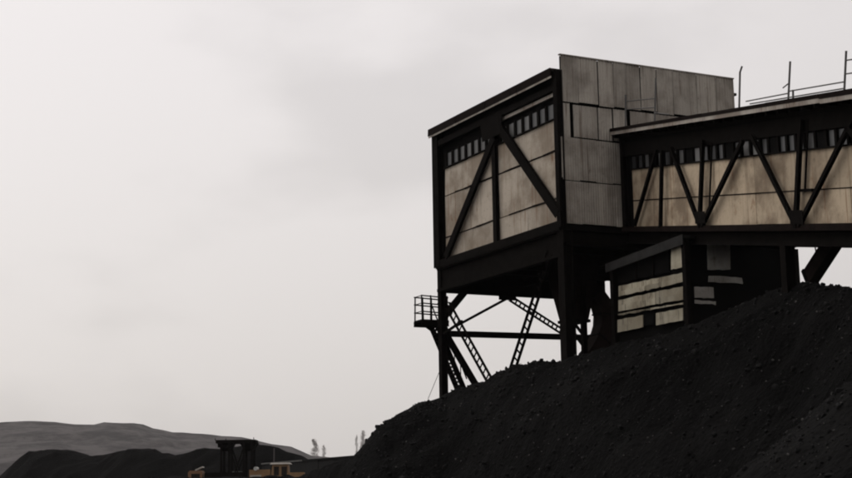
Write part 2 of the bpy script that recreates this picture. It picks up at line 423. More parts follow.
# fascia boards along the eave above the cream wall
fj = [0.0, 3.1, 6.2, 9.3, WL + 0.25]
for a, b_ in zip(fj[:-1], fj[1:]):
    slab('fascia_board', 'rusty', rf, [PL.P(a + 0.03, ZT - 0.34, 0.45), PL.P(b_ - 0.02, ZT - 0.34, 0.45), PL.P(b_ - 0.02, ZT + 0.03, 0.45), PL.P(a + 0.03, ZT + 0.03, 0.45)], -E2, 0.045, 0.012)
    slab('gutter_board', 'fascia', rf, [PL.P(a + 0.03, ZT - 0.44, 0.415), PL.P(b_ - 0.02, ZT - 0.44, 0.415), PL.P(b_ - 0.02, ZT - 0.345, 0.415), PL.P(a + 0.03, ZT - 0.345, 0.415)], -E2, 0.03, 0.008)
for k in range(13):
    u = 0.5 + k * 0.93
    one('rafter', 'steel', rf, 'bar', PL.P(u, ZT - 0.20, 0.40), PL.P(u, ZT - 0.20, 0.0), 0.10, 0.18)
# beams on the cream wall
one('wall_beam', 'steel', T, 'bar', PL.P(0.0, ZT - 0.85, 0.10), PL.P(WL, ZT - 0.85, 0.10), 0.30, 0.26, -E2, 'H')
one('wall_beam', 'fascia', T, 'bar', PL.P(0.25, ZT - 1.12, 0.05), PL.P(5.7, ZT - 1.12, 0.05), 0.16, 0.12, -E2)
one('wall_beam', 'steel', T, 'bar', PL.P(0.0, ZB - 0.10, 0.12), PL.P(WL, ZB - 0.10, 0.12), 0.42, 0.24, -E2, 'H')
# corner posts and middle post
um = PL.u(497.5, 190)
one('post', 'steel', T, 'bar', PL.P(WL - 0.16, ZB - 0.25, 0.10), PL.P(WL - 0.16, ZT - 0.1, 0.10), 0.62, 0.34, -E2, 'H')
one('post', 'steel', T, 'bar', PL.P(0.0, ZB - 0.2, 0.09), PL.P(0.0, ZT - 0.05, 0.09), 0.30, 0.34, -E2, 'H')
one('post', 'steel', T, 'bar', PL.P(um, ZB - 0.2, 0.11), PL.P(um, ZT - 0.55, 0.11), 0.34, 0.20, -E2, 'H')
# cream panels: three courses in two bays
ue = PL.u(446, 225); un = PL.u(556.5, 170)
for a, b_ in ((un, um - 0.05), (um + 0.05, ue)):
    for z0, z1, thick in ((ZB + 0.12, Z2 - 0.03, 0), (Z2 + 0.03, Z1 - 0.035, 0), (Z1 + 0.035, ZW, 0)):
        mid = (a + b_) / 2 + random.uniform(-0.2, 0.2)
        for c0, c1 in ((a, mid - 0.006), (mid + 0.006, b_)):
            slab('panel', 'cream', T, [PL.P(c0, z0, 0.0), PL.P(c1, z0 + random.uniform(-0.02, 0.02), 0.0), PL.P(c1, z1, 0.0), PL.P(c0, z1 + random.uniform(-0.03, 0.02), 0.0)], -E2, 0.06, 0.022)
# battens over the joints
for z in (Z1, Z2):
    bs = frange(un, ue, 1.1); zz = [z + random.uniform(-0.03, 0.03) for _ in bs]
    for k in range(len(bs) - 1):
        if random.random() > 0.12: one('batten', 'rusty', T, 'bar', PL.P(bs[k], zz[k], 0.012), PL.P(bs[k + 1] - 0.01, zz[k + 1], 0.012), random.choice((0.04, 0.055, 0.075)), 0.05, -E2)
# ribbon window: panes with mullions
zt1, zt0 = ZW + 0.78, ZW + 0.06
one('window_sill', 'steel', T, 'bar', PL.P(un, ZW + 0.03, 0.03), PL.P(ue, ZW + 0.03, 0.03), 0.06, 0.14, -E2)
u = un + 0.1
while u < ue - 0.6:
    if abs(u + 0.28 - um) > 0.5:
        slab('pane', 'glass', T, [PL.P(u, zt0, -0.02), PL.P(u + 0.50, zt0, -0.02), PL.P(u + 0.50, zt1, -0.02), PL.P(u, zt1, -0.02)], -E2, 0.02)
        one('mullion', 'steel', T, 'bar', PL.P(u + 0.61, zt0 - 0.02, 0.0), PL.P(u + 0.61, zt1 + 0.05, 0.0), 0.17, 0.10, -E2)
    u += 0.72
# wall braces
for p0, p1, wd in (((494, 138), (446, 257), 0.42), ((500, 128), (558.5, 214), 0.46)):
    one('wall_brace', 'steel', T, 'bar', PL.at(*p0, 0.20), PL.at(*p1, 0.20), wd, 0.16, -E2, 'H')
mb = MB(); mb.hexa([PL.P(um - 0.9, ZT - 1.9, 0.26), PL.P(um + 0.9, ZT - 1.9, 0.26), PL.P(um + 1.1, ZT - 0.95, 0.26), PL.P(um - 1.1, ZT - 0.95, 0.26)],
                   [PL.P(um - 0.9, ZT - 1.9, 0.29), PL.P(um + 0.9, ZT - 1.9, 0.29), PL.P(um + 1.1, ZT - 0.95, 0.29), PL.P(um - 1.1, ZT - 0.95, 0.29)]); mb.build('gusset_plate', 'steel', T)
# corrugated wall: rows of sheets
def us(xs, y): return [PR.u(x, y) for x in xs]
row = us([559.5, 577, 597, 612, 624.5, 639, 655, 671, 695, 714, 732.5], 80)
for a, b_ in zip(row[:-1], row[1:]):
    sheet(PR, T, a + 0.02, b_ - random.choice((0.0, 0.01, 0.035)), R1 - 0.03 + random.uniform(-0.05, 0.05), ZP + random.uniform(-0.012, 0.012), 0.085 + random.uniform(0, 0.02), tilt=random.uniform(-0.02, 0.02))
row = us([562, 569.5, 572.5, 597.5, 612, 626], 118)
for i, (a, b_) in enumerate(zip(row[:-1], row[1:])):
    if i == 1: continue
    sheet(PR, T, a + 0.03, b_ - (0.06 if i in (2,) else 0.015), R2 - 0.02 + random.uniform(-0.05, 0.05), R1 - 0.10 + random.uniform(-0.04, 0.04), 0.035 + random.uniform(0, 0.02), tilt=random.uniform(-0.02, 0.02))
for z0, z1, xs, yy in ((R3, R2 - 0.06, [561, 578, 595, 611, 631], 160), (ZB + 0.02, R3 - 0.06, [564, 581, 598, 615, 632], 200)):
    row = us(xs, yy)
    for a, b_ in zip(row[:-1], row[1:]):
        sheet(PR, T, a + 0.004, b_ + 0.03, z0 + random.uniform(-0.03, 0.03), z1 + random.uniform(-0.02, 0.02), 0.05 + random.uniform(0, 0.012), pitch=0.13, amp=0.02)
row = frange(PR.u(632, 180), WR, 1.0)
for a, b_ in zip(row[:-1], row[1:]): sheet(PR, T, a, b_ + 0.02, ZB + 0.02, R1 - 0.1, 0.05, pitch=0.2)
slab('parapet_backing', 'core', T, [PR.P(0.06, ZT - 0.3, 0.03), PR.P(WR - 0.04, ZT - 0.3, 0.03), PR.P(WR - 0.04, ZP - 0.04, 0.03), PR.P(0.06, ZP - 0.04, 0.03)], -E1, 0.05)
one('parapet_cap', 'sheet', T, 'bar', PR.P(0.0, ZP + 0.02, 0.06), PR.P(WR + 0.02, ZP + 0.02, 0.06), 0.05, 0.16, -E1)
# rear and far side cladding (out of view)
for pl, wdt in ((PB, WR), (PQ, WL)):
    row = frange(0.05, wdt - 0.05, 1.1)
    for a, b_ in zip(row[:-1], row[1:]): sheet(pl, T, a, b_, ZB, ZT - 0.15, 0.03, pitch=0.27)
# sheet flashing at the near corner
one('corner_flashing', 'steel', T, 'bar', PR.P(0.07, ZB - 0.05, 0.02), PR.P(0.07, R3 + 0.05, 0.02), 0.26, 0.24, -E1, 'L')
# floor and girders under it
mb = MB(); q = [(0.02, 0.02), (WL - 0.02, 0.02), (WL - 0.02, WR - 0.02), (0.02, WR - 0.02)]
fl = MB().hexa([corner(a, b_, ZB - 0.22) for a, b_ in q], [corner(a, b_, ZB) for a, b_ in q]).build('floor_slab', 'core', T)
for a, b_ in (((0, 0), (WL, 0)), ((WL, 0), (WL, WR)), ((WL, WR), (0, WR)), ((0, WR), (0, 0))):
    gd = 1.3 if a in ((0, 0), (WL, 0)) else (0.22 if a == (WL, WR) else 0.75)
    p, q = corner(*a, ZB - 0.22 - gd / 2), corner(*b_, ZB - 0.22 - gd / 2)
    one('floor_girder', 'steel', T, 'bar', p, q, 0.36, gd, Z, 'H')
for k in range(1, 7):
    one('joist', 'steel', fl, 'bar', corner(k * WL / 7, 0.2, ZB - 0.45), corner(k * WL / 7, WR - 0.2, ZB - 0.45), 0.18, 0.42, Z, 'H')
one('joist', 'steel', fl, 'bar', corner(0.2, WR / 2, ZB - 0.75), corner(WL - 0.2, WR / 2, ZB - 0.75), 0.25, 0.5, Z, 'H')
# legs
def leg(u1, u2, wd, dp): 
    p = corner(u1, u2, ZB - 0.3); g_ = corner(u1, u2, heap(p.x, p.y) - 1.0)
    o = one('leg', 'steel', T, 'bar', g_, p, wd, dp, -E2, 'H')
    gz = heap(p.x, p.y)
    one('base_plate', 'steel', o, 'box', (p.x, p.y, gz + 0.02), wd + 0.25, dp + 0.25, 0.08, Matrix.Rotation(math.pi / 2 - TH, 3, 'Z'))
leg(0.08, 0.1, 0.52, 0.52); leg(WL - 0.12, 0.05, 0.36, 0.34); leg(WL - 0.1, WR - 0.1, 0.42, 0.42); leg(0.1, WR - 0.1, 0.5, 0.5)
leg(4.5, 3.8, 0.24, 0.24)
# bracing below the floor
def lattice(p, q, width, n, parent, name='lattice_brace', ch=0.12, step=0.42):
    p, q = V(p), V(q); a = (q - p).normalized(); x = a.cross(V(n)).normalized(); mb = MB(); ln = (q - p).length
    for s_ in (-1, 1): mb.bar(p + x * s_ * width / 2, q + x * s_ * width / 2, ch, ch * 1.3, n, 'L')
    k = step / 2
    while k < ln:
        mb.bar(p + a * k - x * width / 2, p + a * k + x * width / 2, 0.085, 0.03, n); k += step
    return mb.build(name, 'steel', parent)
lattice(PL.at(447.5, 306), PL.at(493, 388), 0.42, -E2, T)
lattice(PL.at(550, 252), PL.at(511, 372), 0.44, -E2, T)
one('brace', 'steel', T, 'bar', PB.at(506, 299), PB.at(456, 326), 0.13, 0.10, E1, 'L')
lattice(PB.at(510, 298), PB.at(566, 334), 0.26, E1, T, ch=0.085, step=0.28)
one('tie_beam', 'steel', T, 'bar', PB.at(443, 333.5), PB.at(604, 338), 0.30, 0.26, E1, 'H')
one('brace', 'steel', T, 'bar', PB.at(447, 336), PB.at(480, 392), 0.30, 0.22, E1, 'H')
one('knee_brace', 'steel', T, 'bar', PB.at(443, 318), PB.at(466, 290), 0.34, 0.24, E1, 'H')
one('gusset_plate', 'steel', T, 'bar', PB.at(499, 297), PB.at(516, 298), 0.28, 0.06, E1)
one('brace', 'steel', T, 'bar', PB.at(566, 322), PB.at(588, 352), 0.14, 0.14, E1, 'L')
one('brace', 'steel', T, 'bar', PB.at(572, 320), PB.at(596, 352), 0.12, 0.14, E1, 'L')
one('tie_beam', 'steel', T, 'bar', PL.at(444, 333.5), PL.at(462, 321), 0.12, 0.10, -E2)
# curved coal chute beside the rear leg
cp = [(584, 284), (593, 293), (600.5, 303), (604, 315), (603.5, 327), (600, 339), (594, 350), (587, 360)]
mb = MB(); vs = []
for k, (x, y) in enumerate(cp):
    x2, y2 = cp[min(k + 1, len(cp) - 1)]; x1, y1 = cp[max(k - 1, 0)]
    p = PB.at(x, y, -1.2); tdir = (PB.at(x2, y2, -1.2) - PB.at(x1, y1, -1.2)).normalized(); side = tdir.cross(E1).normalized() * 0.40
    vs += [p - side - E1 * 0.45, p + side - E1 * 0.45, p + side + E1 * 0.45, p - side + E1 * 0.45]
n_ = len(cp)
mb.add(vs, [(3, 2, 1, 0), tuple(range(4 * n_ - 4, 4 * n_))] + [(4 * k + i_, 4 * k + (i_ + 1) % 4, 4 * k + 4 + (i_ + 1) % 4, 4 * k + 4 + i_) for k in range(n_ - 1) for i_ in range(4)])
ck = mb.build('coal_chute', 'rusty', T)
for k in (1, 3, 5):
    p = PB.at(*cp[k], -1.2); q = PB.at(*cp[k + 1], -1.2); a_ = (q - p).normalized()
    one('chute_flange', 'steel', ck, 'bar', p - a_ * 0.04, p + a_ * 0.04, 0.92, 1.02, E1)
one('pillar', 'steel', T, 'bar', PB.at(612, 378), PB.at(612, 304), 0.42, 0.6, E1)
# coal hopper hanging under the floor
hc = CA + E1 * 5.2 + E2 * 3.7
def ring(half, z): return [V((hc.x, hc.y, z)) + E1 * a * half + E2 * b_ * half for a, b_ in ((-1, -1), (1, -1), (1, 1), (-1, 1))]
hop = MB().hexa(ring(0.5, ZB - 3.7), ring(1.05, ZB - 0.5)).build('hopper', 'rusty', T)
MB().hexa(ring(0.58, ZB - 3.78), ring(0.58, ZB - 3.64)).build('flange', 'steel', hop)

# ================================================================== access stair beside the rear leg
PS = Plane(CA + E1 * (WL + 0.35), E2, E1)
sb = PS.at(444, 398)
S = thing('access_stair', 'steep steel access stair with a small railed landing at the outer tower leg', 'stair', (sb.x, sb.y, heap(sb.x, sb.y)))
a0 = PS.at(422, 319); zl = a0.z; u0 = (a0 - PS.o).dot(E2); u1 = PS.u(449, 321)
wd_ = 0.95
mb = MB(); mb.hexa([PS.P(u0, zl - 0.10, 0), PS.P(u1, zl - 0.10, 0), PS.P(u1, zl - 0.10, wd_), PS.P(u0, zl - 0.10, wd_)], [PS.P(u0, zl, 0), PS.P(u1, zl, 0), PS.P(u1, zl, wd_), PS.P(u0, zl, wd_)])
lan = mb.build('landing', 'steel', S)
for off in (0.03, wd_ - 0.03): one('edge_beam', 'steel', lan, 'bar', PS.P(u0 - 0.02, zl - 0.20, off), PS.P(u1, zl - 0.20, off), 0.10, 0.24, Z, 'H')
one('bracket', 'steel', lan, 'bar', PS.P(u0 + 0.3, zl - 0.25, 0.4), PS.P(u1, zl - 1.2, 0.1), 0.09, 0.09, E1)
for off in (0.05, wd_ - 0.05):
    for k in range(4):
        uu = u0 + 0.04 + k * (u1 - u0 - 0.1) / 3
        one('railing_post', 'steel', S, 'bar', PS.P(uu, zl, off), PS.P(uu + random.uniform(-0.03, 0.03), zl + 1.28, off), 0.085, 0.085, E1, 'O')
    for hh in (1.25, 0.85, 0.42):
        one('railing_rail', 'steel', S, 'bar', PS.P(u0, zl + hh, off), PS.P(u1, zl + hh - 0.06, off), 0.07, 0.07, E1, 'O')
for hh in (1.25, 0.85, 0.42): one('railing_rail', 'steel', S, 'bar', PS.P(u0 + 0.04, zl + hh, 0.05), PS.P(u0 + 0.04, zl + hh, wd_ - 0.05), 0.045, 0.045, Z, 'O')
ft, fb = PS.at(437, 326), PS.at(468, 396)
ft = PS.P((ft - PS.o).dot(E2), zl - 0.1, 0.1); fb = V((fb.x, fb.y, fb.z)); fb = PS.P((fb - PS.o).dot(E2), fb.z, 0.1)
for off in (0, 0.72):
    one('stringer', 'steel', S, 'bar', ft + E1 * off, fb + E1 * off, 0.27, 0.09, E1)
    one('handrail', 'steel', S, 'bar', ft + E1 * off + Z * 1.0 + E2 * 0.12, fb + E1 * off + Z * 0.9, 0.08, 0.08, E1, 'O')
    for k in range(1, 5):
        p = ft.lerp(fb, k / 5) + E1 * off; one('baluster', 'steel', S, 'bar', p, p + Z * 0.96, 0.06, 0.06, E1, 'O')
for k in range(1, 20):
    p = ft.lerp(fb, k / 20); one('tread', 'steel', S, 'bar', p + E1 * 0.02, p + E1 * 0.70, 0.26, 0.06, Z)

one('cable', 'steel', S, 'bar', PS.at(445, 358, 0.6), PS.at(428, 399, 0.6), 0.03, 0.03, E1, 'O')
# ================================================================== conveyor gallery
dg = ray(40, 236).normalized()                 # rises towards the tower
dh = V((dg.x, dg.y, 0)).normalized()
GN = V((-dh.y, dh.x, 0))                       # candidate outward normal
if GN.x > 0: GN = -GN
P0 = PR.at(626.5, 229, 0.08)
PG = Plane(P0, -dh, GN)
GUP = (Z - dg * Z.dot(dg)).normalized()
gb = PG.at(760, 226)
G = thing('conveyor_gallery', 'inclined conveyor gallery with cream panels and dark truss leading into the tower', 'gallery', (gb.x, gb.y, gb.z))
slope = dg.z / math.hypot(dg.x, dg.y)
def GP(s, v, off=0.0):
    """s metres along the gallery from the tower, v up from its lower edge"""
    p = P0 - dh * s + GN * off; return V((p.x, p.y, P0.z - s * slope + v))
def gsv(px, py, off=0.0):
    p = PG.at(px, py, off); s = (p - P0).dot(-dh); return s, p.z - (P0.z - s * slope)
WG, SE, S0 = 3.1, 33.0, -0.05
def gq(s0, s1, v0, v1, off=0.0): return [GP(s0, v0, off), GP(s1, v0, off), GP(s1, v1, off), GP(s0, v1, off)]
vm_ = gsv(750, 193.6)[1]; vw = gsv(750, 157)[1]; OV = 0.65
(sa, va), (sb2, vb) = gsv(632, 130.5, OV), gsv(845, 97, OV)
VR = lambda s_: va + (vb - va) * (s_ - sa) / (sb2 - sa)          # the roof runs a little flatter than the floor
vr = min(va, vb, VR(33.0))
print('gallery', vm_, vw, vr, gsv(852, 226), gsv(700, 226))
# core
mb = MB(); mb.hexa([GP(S0, 0.02, -0.09), GP(SE, 0.02, -0.09), GP(SE, 0.02, -WG), GP(S0, 0.02, -WG)], [GP(S0, vr - 0.02, -0.09), GP(SE, vr - 0.02, -0.09), GP(SE, vr - 0.02, -WG), GP(S0, vr - 0.02, -WG)])
mb.build('inner_wall', 'core', G)
# roof with fascia boards
mb = MB()
mb.hexa([GP(S0, VR(S0), OV - 0.05), GP(SE, VR(SE), OV - 0.05), GP(SE, VR(SE), -WG - OV), GP(S0, VR(S0), -WG - OV)], [GP(S0, VR(S0) + 0.14, OV - 0.05), GP(SE, VR(SE) + 0.14, OV - 0.05), GP(SE, VR(SE) + 0.14, -WG - OV), GP(S0, VR(S0) + 0.14, -WG - OV)])
grf = mb.build('roof', 'roof', G)
js = [S0] + [gsv(x, 110, OV)[0] for x in (702, 766, 820, 868)] + [24.0, 28.5, SE]
def rq(a, b_, v0, v1, off): return [GP(a, VR(a) + v0, off), GP(b_, VR(b_) + v0, off), GP(b_, VR(b_) + v1, off), GP(a, VR(a) + v1, off)]
for a, b_ in zip(js[:-1], js[1:]):
    dv = random.uniform(-0.02, 0.03)
    slab('fascia_board', 'fascia', grf, rq(a + 0.01, b_ - 0.01, -0.08 + dv, 0.08 + dv, OV), GN, 0.04, 0.012)
    slab('roof_edge', 'rusty', grf, rq(a + 0.01, b_ - 0.01, 0.085 + dv, 0.24 + random.uniform(-0.015, 0.015), OV + 0.03), GN, 0.10, 0.012)
for k in range(40):
    s = 0.3 + k * 0.85
    if s < SE: one('rafter', 'steel', grf, 'bar', GP(s, VR(s) - 0.10, OV - 0.08), GP(s, VR(s) - 0.10, -0.05), 0.09, 0.18)
one('top_chord', 'steel', G, 'bar', GP(0, VR(0) - 0.15, 0.1), GP(SE, VR(SE) - 0.15, 0.1), 0.28, 0.2, GN, 'H')
one('soffit_board', 'core', G, 'bar', GP(0, VR(0) - 0.35, 0.0), GP(SE, VR(SE) - 0.35, 0.0), 0.6, 0.1, GN)
# header beam between windows and roof, chords and floor girder
vh = gsv(820, 131)[1]
one('header_beam', 'steel', G, 'bar', GP(0, (vh + vr) / 2 - 0.08, 0.02), GP(SE, (vh + vr) / 2 - 0.08, 0.02), max(0.15, vr - vh - 0.2), 0.16, GN)
one('bottom_chord', 'rusty', G, 'bar', GP(0, -0.02, 0.14), GP(SE, -0.02, 0.14), 0.24, 0.22, GN, 'H')
one('bottom_chord', 'rusty', G, 'bar', GP(0, -0.02, -WG - 0.14), GP(SE, -0.02, -WG - 0.14), 0.24, 0.22, GN, 'H')
for off in (-0.1, -WG + 0.1): one('floor_girder', 'steel', G, 'bar', GP(0, -0.40, off), GP(SE, -0.40, off), 0.22, 0.56, Z, 'H')
for k in range(0, 22):
    one('floor_beam', 'steel', G, 'bar', GP(0.4 + 1.5 * k, -0.25, -0.1), GP(0.4 + 1.5 * k, -0.25, -WG + 0.1), 0.14, 0.30, Z, 'H')
mb = MB(); mb.hexa([GP(0, -0.10, -0.12), GP(SE, -0.10, -0.12), GP(SE, -0.10, -WG + 0.12), GP(0, -0.10, -WG + 0.12)], [GP(0, 0.0, -0.12), GP(SE, 0.0, -0.12), GP(SE, 0.0, -WG + 0.12), GP(0, 0.0, -WG + 0.12)]); mb.build('floor_slab', 'core', G)
# cladding panels
cut = [gsv(x, 195)[0] for x in (633, 661.5, 701, 755.5, 797, 851)]
cut += [cut[-1] + 3.6 * k for k in range(1, 5) if cut[-1] + 3.6 * k < SE - 1] + [SE]
for a, b_ in zip(cut[:-1], cut[1:]):
    for v0, v1 in ((0.12, vm_ - 0.02), (vm_ + 0.02, vw)):
        slab('panel', 'galcream', G, gq(a + 0.015, b_ - 0.015, v0 + random.uniform(-0.02, 0.02), v1 + random.uniform(-0.02, 0.02), 0.0), GN, 0.05, 0.012)
one('batten', 'rusty', G, 'bar', GP(cut[0], vm_, 0.01), GP(SE, vm_, 0.01), 0.035, 0.04, GN)
one('window_sill', 'steel', G, 'bar', GP(cut[0], vw + 0.03, 0.03), GP(SE, vw + 0.03, 0.03), 0.05, 0.12, GN)
s = cut[0]; i = 0
while s < SE - 1:
    wdp = random.choice((0.42, 0.50, 0.55))
    if i % 5 != 3:
        slab('pane', 'glass', G, gq(s, s + wdp, vw + 0.07, vh - 0.02, -0.03), GN, 0.02)
    else:
        slab('shutter_board', 'core', G, gq(s, s + wdp, vw + 0.07, vh - 0.02, 0.0), GN, 0.02)
    one('mullion', 'steel', G, 'bar', GP(s + wdp + 0.10, vw + 0.05, 0.0), GP(s + wdp + 0.10, vh + 0.02, 0.0), 0.14, 0.10, GN)
    s += wdp + 0.22; i += 1
# truss members in front of the cladding
def gm(name, a, b_, wd, dp=0.14, off=0.22, kind='H'): return one(name, 'steel', G, 'bar', PG.at(*a, off), PG.at(*b_, off), wd, dp, GN, kind)
for a, b_, wd in (((654, 158), (634.5, 222), 0.20), ((674, 156), (700, 222), 0.20), ((738, 150), (702, 222), 0.22), ((757, 146), (796, 222), 0.20), ((848, 128), (799, 222), 0.20)):
    a = (b_[0] + (a[0] - b_[0]) * 1.13, b_[1] + (a[1] - b_[1]) * 1.13); gm('diagonal', a, (b_[0], b_[1] + 4), wd * 0.85)
for a, b_, wd in (((662, 150), (660.5, 228), 0.15), ((703, 140), (699.5, 228), 0.17), ((801, 120), (795.5, 228), 0.20)): gm('truss_post', a, b_, wd)
for a, b_ in (((712, 142), (709, 216)), ((808, 120), (805, 192))): gm('stay', a, b_, 0.06, 0.06, 0.10, 'box')
gm('stay', (798, 190.5), (813, 190), 0.10, 0.08, 0.12, 'box')
one('post', 'steel', G, 'bar', GP(0.25, 0, 0.1), GP(0.25, vr, 0.1), 0.35, 0.25, GN, 'H')
sb_ = gsv(797, 190)[0]; st = sb_ - gsv(700, 190)[0]
k = 1
while sb_ + st * k < SE:
    s1 = sb_ + st * k
    one('truss_post', 'steel', G, 'bar', GP(s1, 0, 0.22), GP(s1, vr - 0.1, 0.22), 0.18, 0.14, GN, 'H')
    one('diagonal', 'steel', G, 'bar', GP(s1 - st / 2, vh, 0.22), GP(s1, 0.1, 0.22), 0.2, 0.14, GN, 'H')
    if s1 + st / 2 < SE: one('diagonal', 'steel', G, 'bar', GP(s1 + st / 2, vh, 0.22), GP(s1, 0.1, 0.22), 0.2, 0.14, GN, 'H')
    k += 1
# plates where the truss members meet
for x, y in ((700, 220), (796.5, 220)):
    s, v = gsv(x, y, 0.3); slab('gusset_plate', 'steel', G, gq(s - 0.45, s + 0.45, v - 0.15, v + 0.35, 0.31), GN, 0.02)
# far side cladding
for a, b_ in zip(cut[:-1], cut[1:]): slab('panel', 'galcream', G, [GP(b_ - 0.015, 0.1, -WG - 0.06), GP(a + 0.015, 0.1, -WG - 0.06), GP(a + 0.015, vr, -WG - 0.06), GP(b_ - 0.015, vr, -WG - 0.06)], -GN, 0.05)
# roof railing
OR = 0.62
def rp(px, pt, pb, lean=0.0):
    p = PG.at(px, pb, OR); q = PG.at(px + lean, pt, OR); return one('railing_post', 'rail', grf, 'bar', p - Z * 0.1, q, 0.075, 0.075, GN, 'O')
rp(654.5, 78, 124, 1.2); rp(625.5, 95, 130)
rp(739, 72, 108, 1.0); one('railing_post_tip', 'rail', grf, 'bar', PG.at(740, 72.5, OR), PG.at(742, 66.5, OR), 0.07, 0.07, GN, 'O')
rp(788, 61.5, 100, 2.2); rp(844, 51, 90, 2.2); rp(793, 90, 99, 0)
for a, b_ in (((625.5, 101.5), (655, 98.5)), ((625.5, 109.5), (655, 107.5)), ((655, 113), (669, 114.5)), ((746, 101.5), (788, 93.5)), ((788, 91.5), (844, 82)), ((783, 88), (788, 84)), ((846, 60.5), (890, 54)), ((846, 74), (890, 68)), ((750, 104), (844, 88.5))):
    one('railing_rail', 'rail', grf, 'bar', PG.at(*a, OR), PG.at(*b_, OR), 0.05, 0.05, GN, 'O')
rp(892, 44, 84, 2.0)
# inclined chute slung under the gallery
ci = Plane(P0 - GN * 1.5, -dh, GN)
c0, c1 = ci.at(836, 238), ci.at(810, 278)
chn = GN
ch = one('discharge_chute', 'rusty', G, 'bar', c0, c1, 0.62, 0.40, chn)
ax = (c1 - c0).normalized()
one('chute_flange', 'steel', ch, 'bar', c1 - ax * 0.1, c1 + ax * 0.05, 0.70, 0.46, chn)
one('hanger_rod', 'steel', G, 'bar', ci.at(814, 240), ci.at(817, 258), 0.05, 0.05, GN, 'O')
# trestle legs of the gallery
for s_, off in ((gsv(781, 228)[0], -0.2), (27.0, -0.2), (27.0, -WG + 0.2)):
    p = GP(s_, -0.65, off); gz = max(heap(p.x, p.y), 0)
    one('trestle_leg', 'steel', G, 'bar', V((p.x, p.y, gz - 0.6)), p, 0.4, 0.4, GN, 'H')

# ================================================================== shed under the gallery
sc_ = at_depth(689, 320, 59.6)
PS1 = Plane((sc_.x, sc_.y, 0), E1, -E2); PS2 = Plane((sc_.x, sc_.y, 0), E2, -E1)
H = thing('plank_shed', 'ramshackle pale plank shed under the conveyor gallery on the coal heap', 'shed', (sc_.x, sc_.y, sc_.z))
l1 = PS1.u(614, 300); l2 = PS2.u(796, 270)
zt_n = PS1.at(689, 237).z; zt_f = PS1.at(614, 266).z; zb_ = 3.0
def sp(u1, u2, z, o=0.12): p = V((sc_.x, sc_.y, 0)) + E1 * min(max(u1, o), l1 - o) + E2 * min(max(u2, o), l2 - o); return V((p.x, p.y, z))
mb = MB(); mb.hexa([sp(0, 0, zb_), sp(l1, 0, zb_), sp(l1, l2, zb_), sp(0, l2, zb_)], [sp(0, 0, zt_n - 0.15), sp(l1, 0, zt_f - 0.15), sp(l1, l2, zt_f - 0.15), sp(0, l2, zt_n - 0.15)]); mb.build('inner_wall', 'core', H)
def sq(u1, u2, z): p = V((sc_.x, sc_.y, 0)) + E1 * u1 + E2 * u2; return V((p.x, p.y, z))
o_ = 0.22; kk = (zt_f - zt_n) / l1
lo = [sq(-0.1, -o_, zt_n - 0.1 * kk - 0.02), sq(l1 + o_, -o_, zt_f + kk * o_), sq(l1 + o_, l2 + 0.1, zt_f + kk * o_), sq(-0.1, l2 + 0.1, zt_n - 0.1 * kk - 0.02)]
srf = MB().hexa(lo, [p + Z * 0.10 for p in lo]).build('roof', 'shedroof', H)
slab('barge_board', 'shedroof', srf, [PS1.P(-0.15, zt_n - 0.30, 0.25), PS1.P(l1 + o_, zt_f - 0.26, 0.25), PS1.P(l1 + o_, zt_f + 0.12, 0.25), PS1.P(-0.15, zt_n + 0.12, 0.25)], -E2, 0.04)
for pl, uu, top in ((PS1, 0.0, zt_n), (PS1, l1 - 0.05, zt_f), (PS2, l2 - 0.05, zt_n)):
    one('corner_post', 'steel', H, 'bar', pl.P(uu, zb_, 0.02), pl.P(uu, top - 0.12, 0.02), 0.24, 0.24, pl.n)
def plank(pl, mat, quad, off=0.06):
    (ax_, ay), (bx, by), (cx_, cy_), (dx, dy_) = quad       # lower left, lower right, upper right, upper left
    m_ = 6; j = lambda a: random.uniform(-a, a)
    lo_ = [(ax_ + (bx - ax_) * k / m_, ay + (by - ay) * k / m_ + j(0.55)) for k in range(m_ + 1)]
    up_ = [(dx + (cx_ - dx) * k / m_ + (j(0.4) if 0 < k < m_ else 0), dy_ + (cy_ - dy_) * k / m_ + j(0.4)) for k in range(m_ + 1)]
    o0 = off + j(0.015); o1 = o0 + j(0.03); mb = MB()
    F_ = [pl.at(*q_, o0) for q_ in lo_] + [pl.at(*q_, o1) for q_ in up_]; n_ = m_ + 1
    mb.v = F_ + [q_ - pl.n * 0.04 for q_ in F_]; B_ = 2 * n_
    for k in range(m_):
        mb.f += [(k, k + 1, n_ + k + 1, n_ + k), (B_ + k + 1, B_ + k, B_ + n_ + k, B_ + n_ + k + 1), (k + 1, k, B_ + k, B_ + k + 1), (n_ + k, n_ + k + 1, B_ + n_ + k + 1, B_ + n_ + k)]
    mb.f += [(0, n_, B_ + n_, B_), (m_, B_ + m_, B_ + n_ + m_, n_ + m_)]
    return mb.build('plank', mat, H)
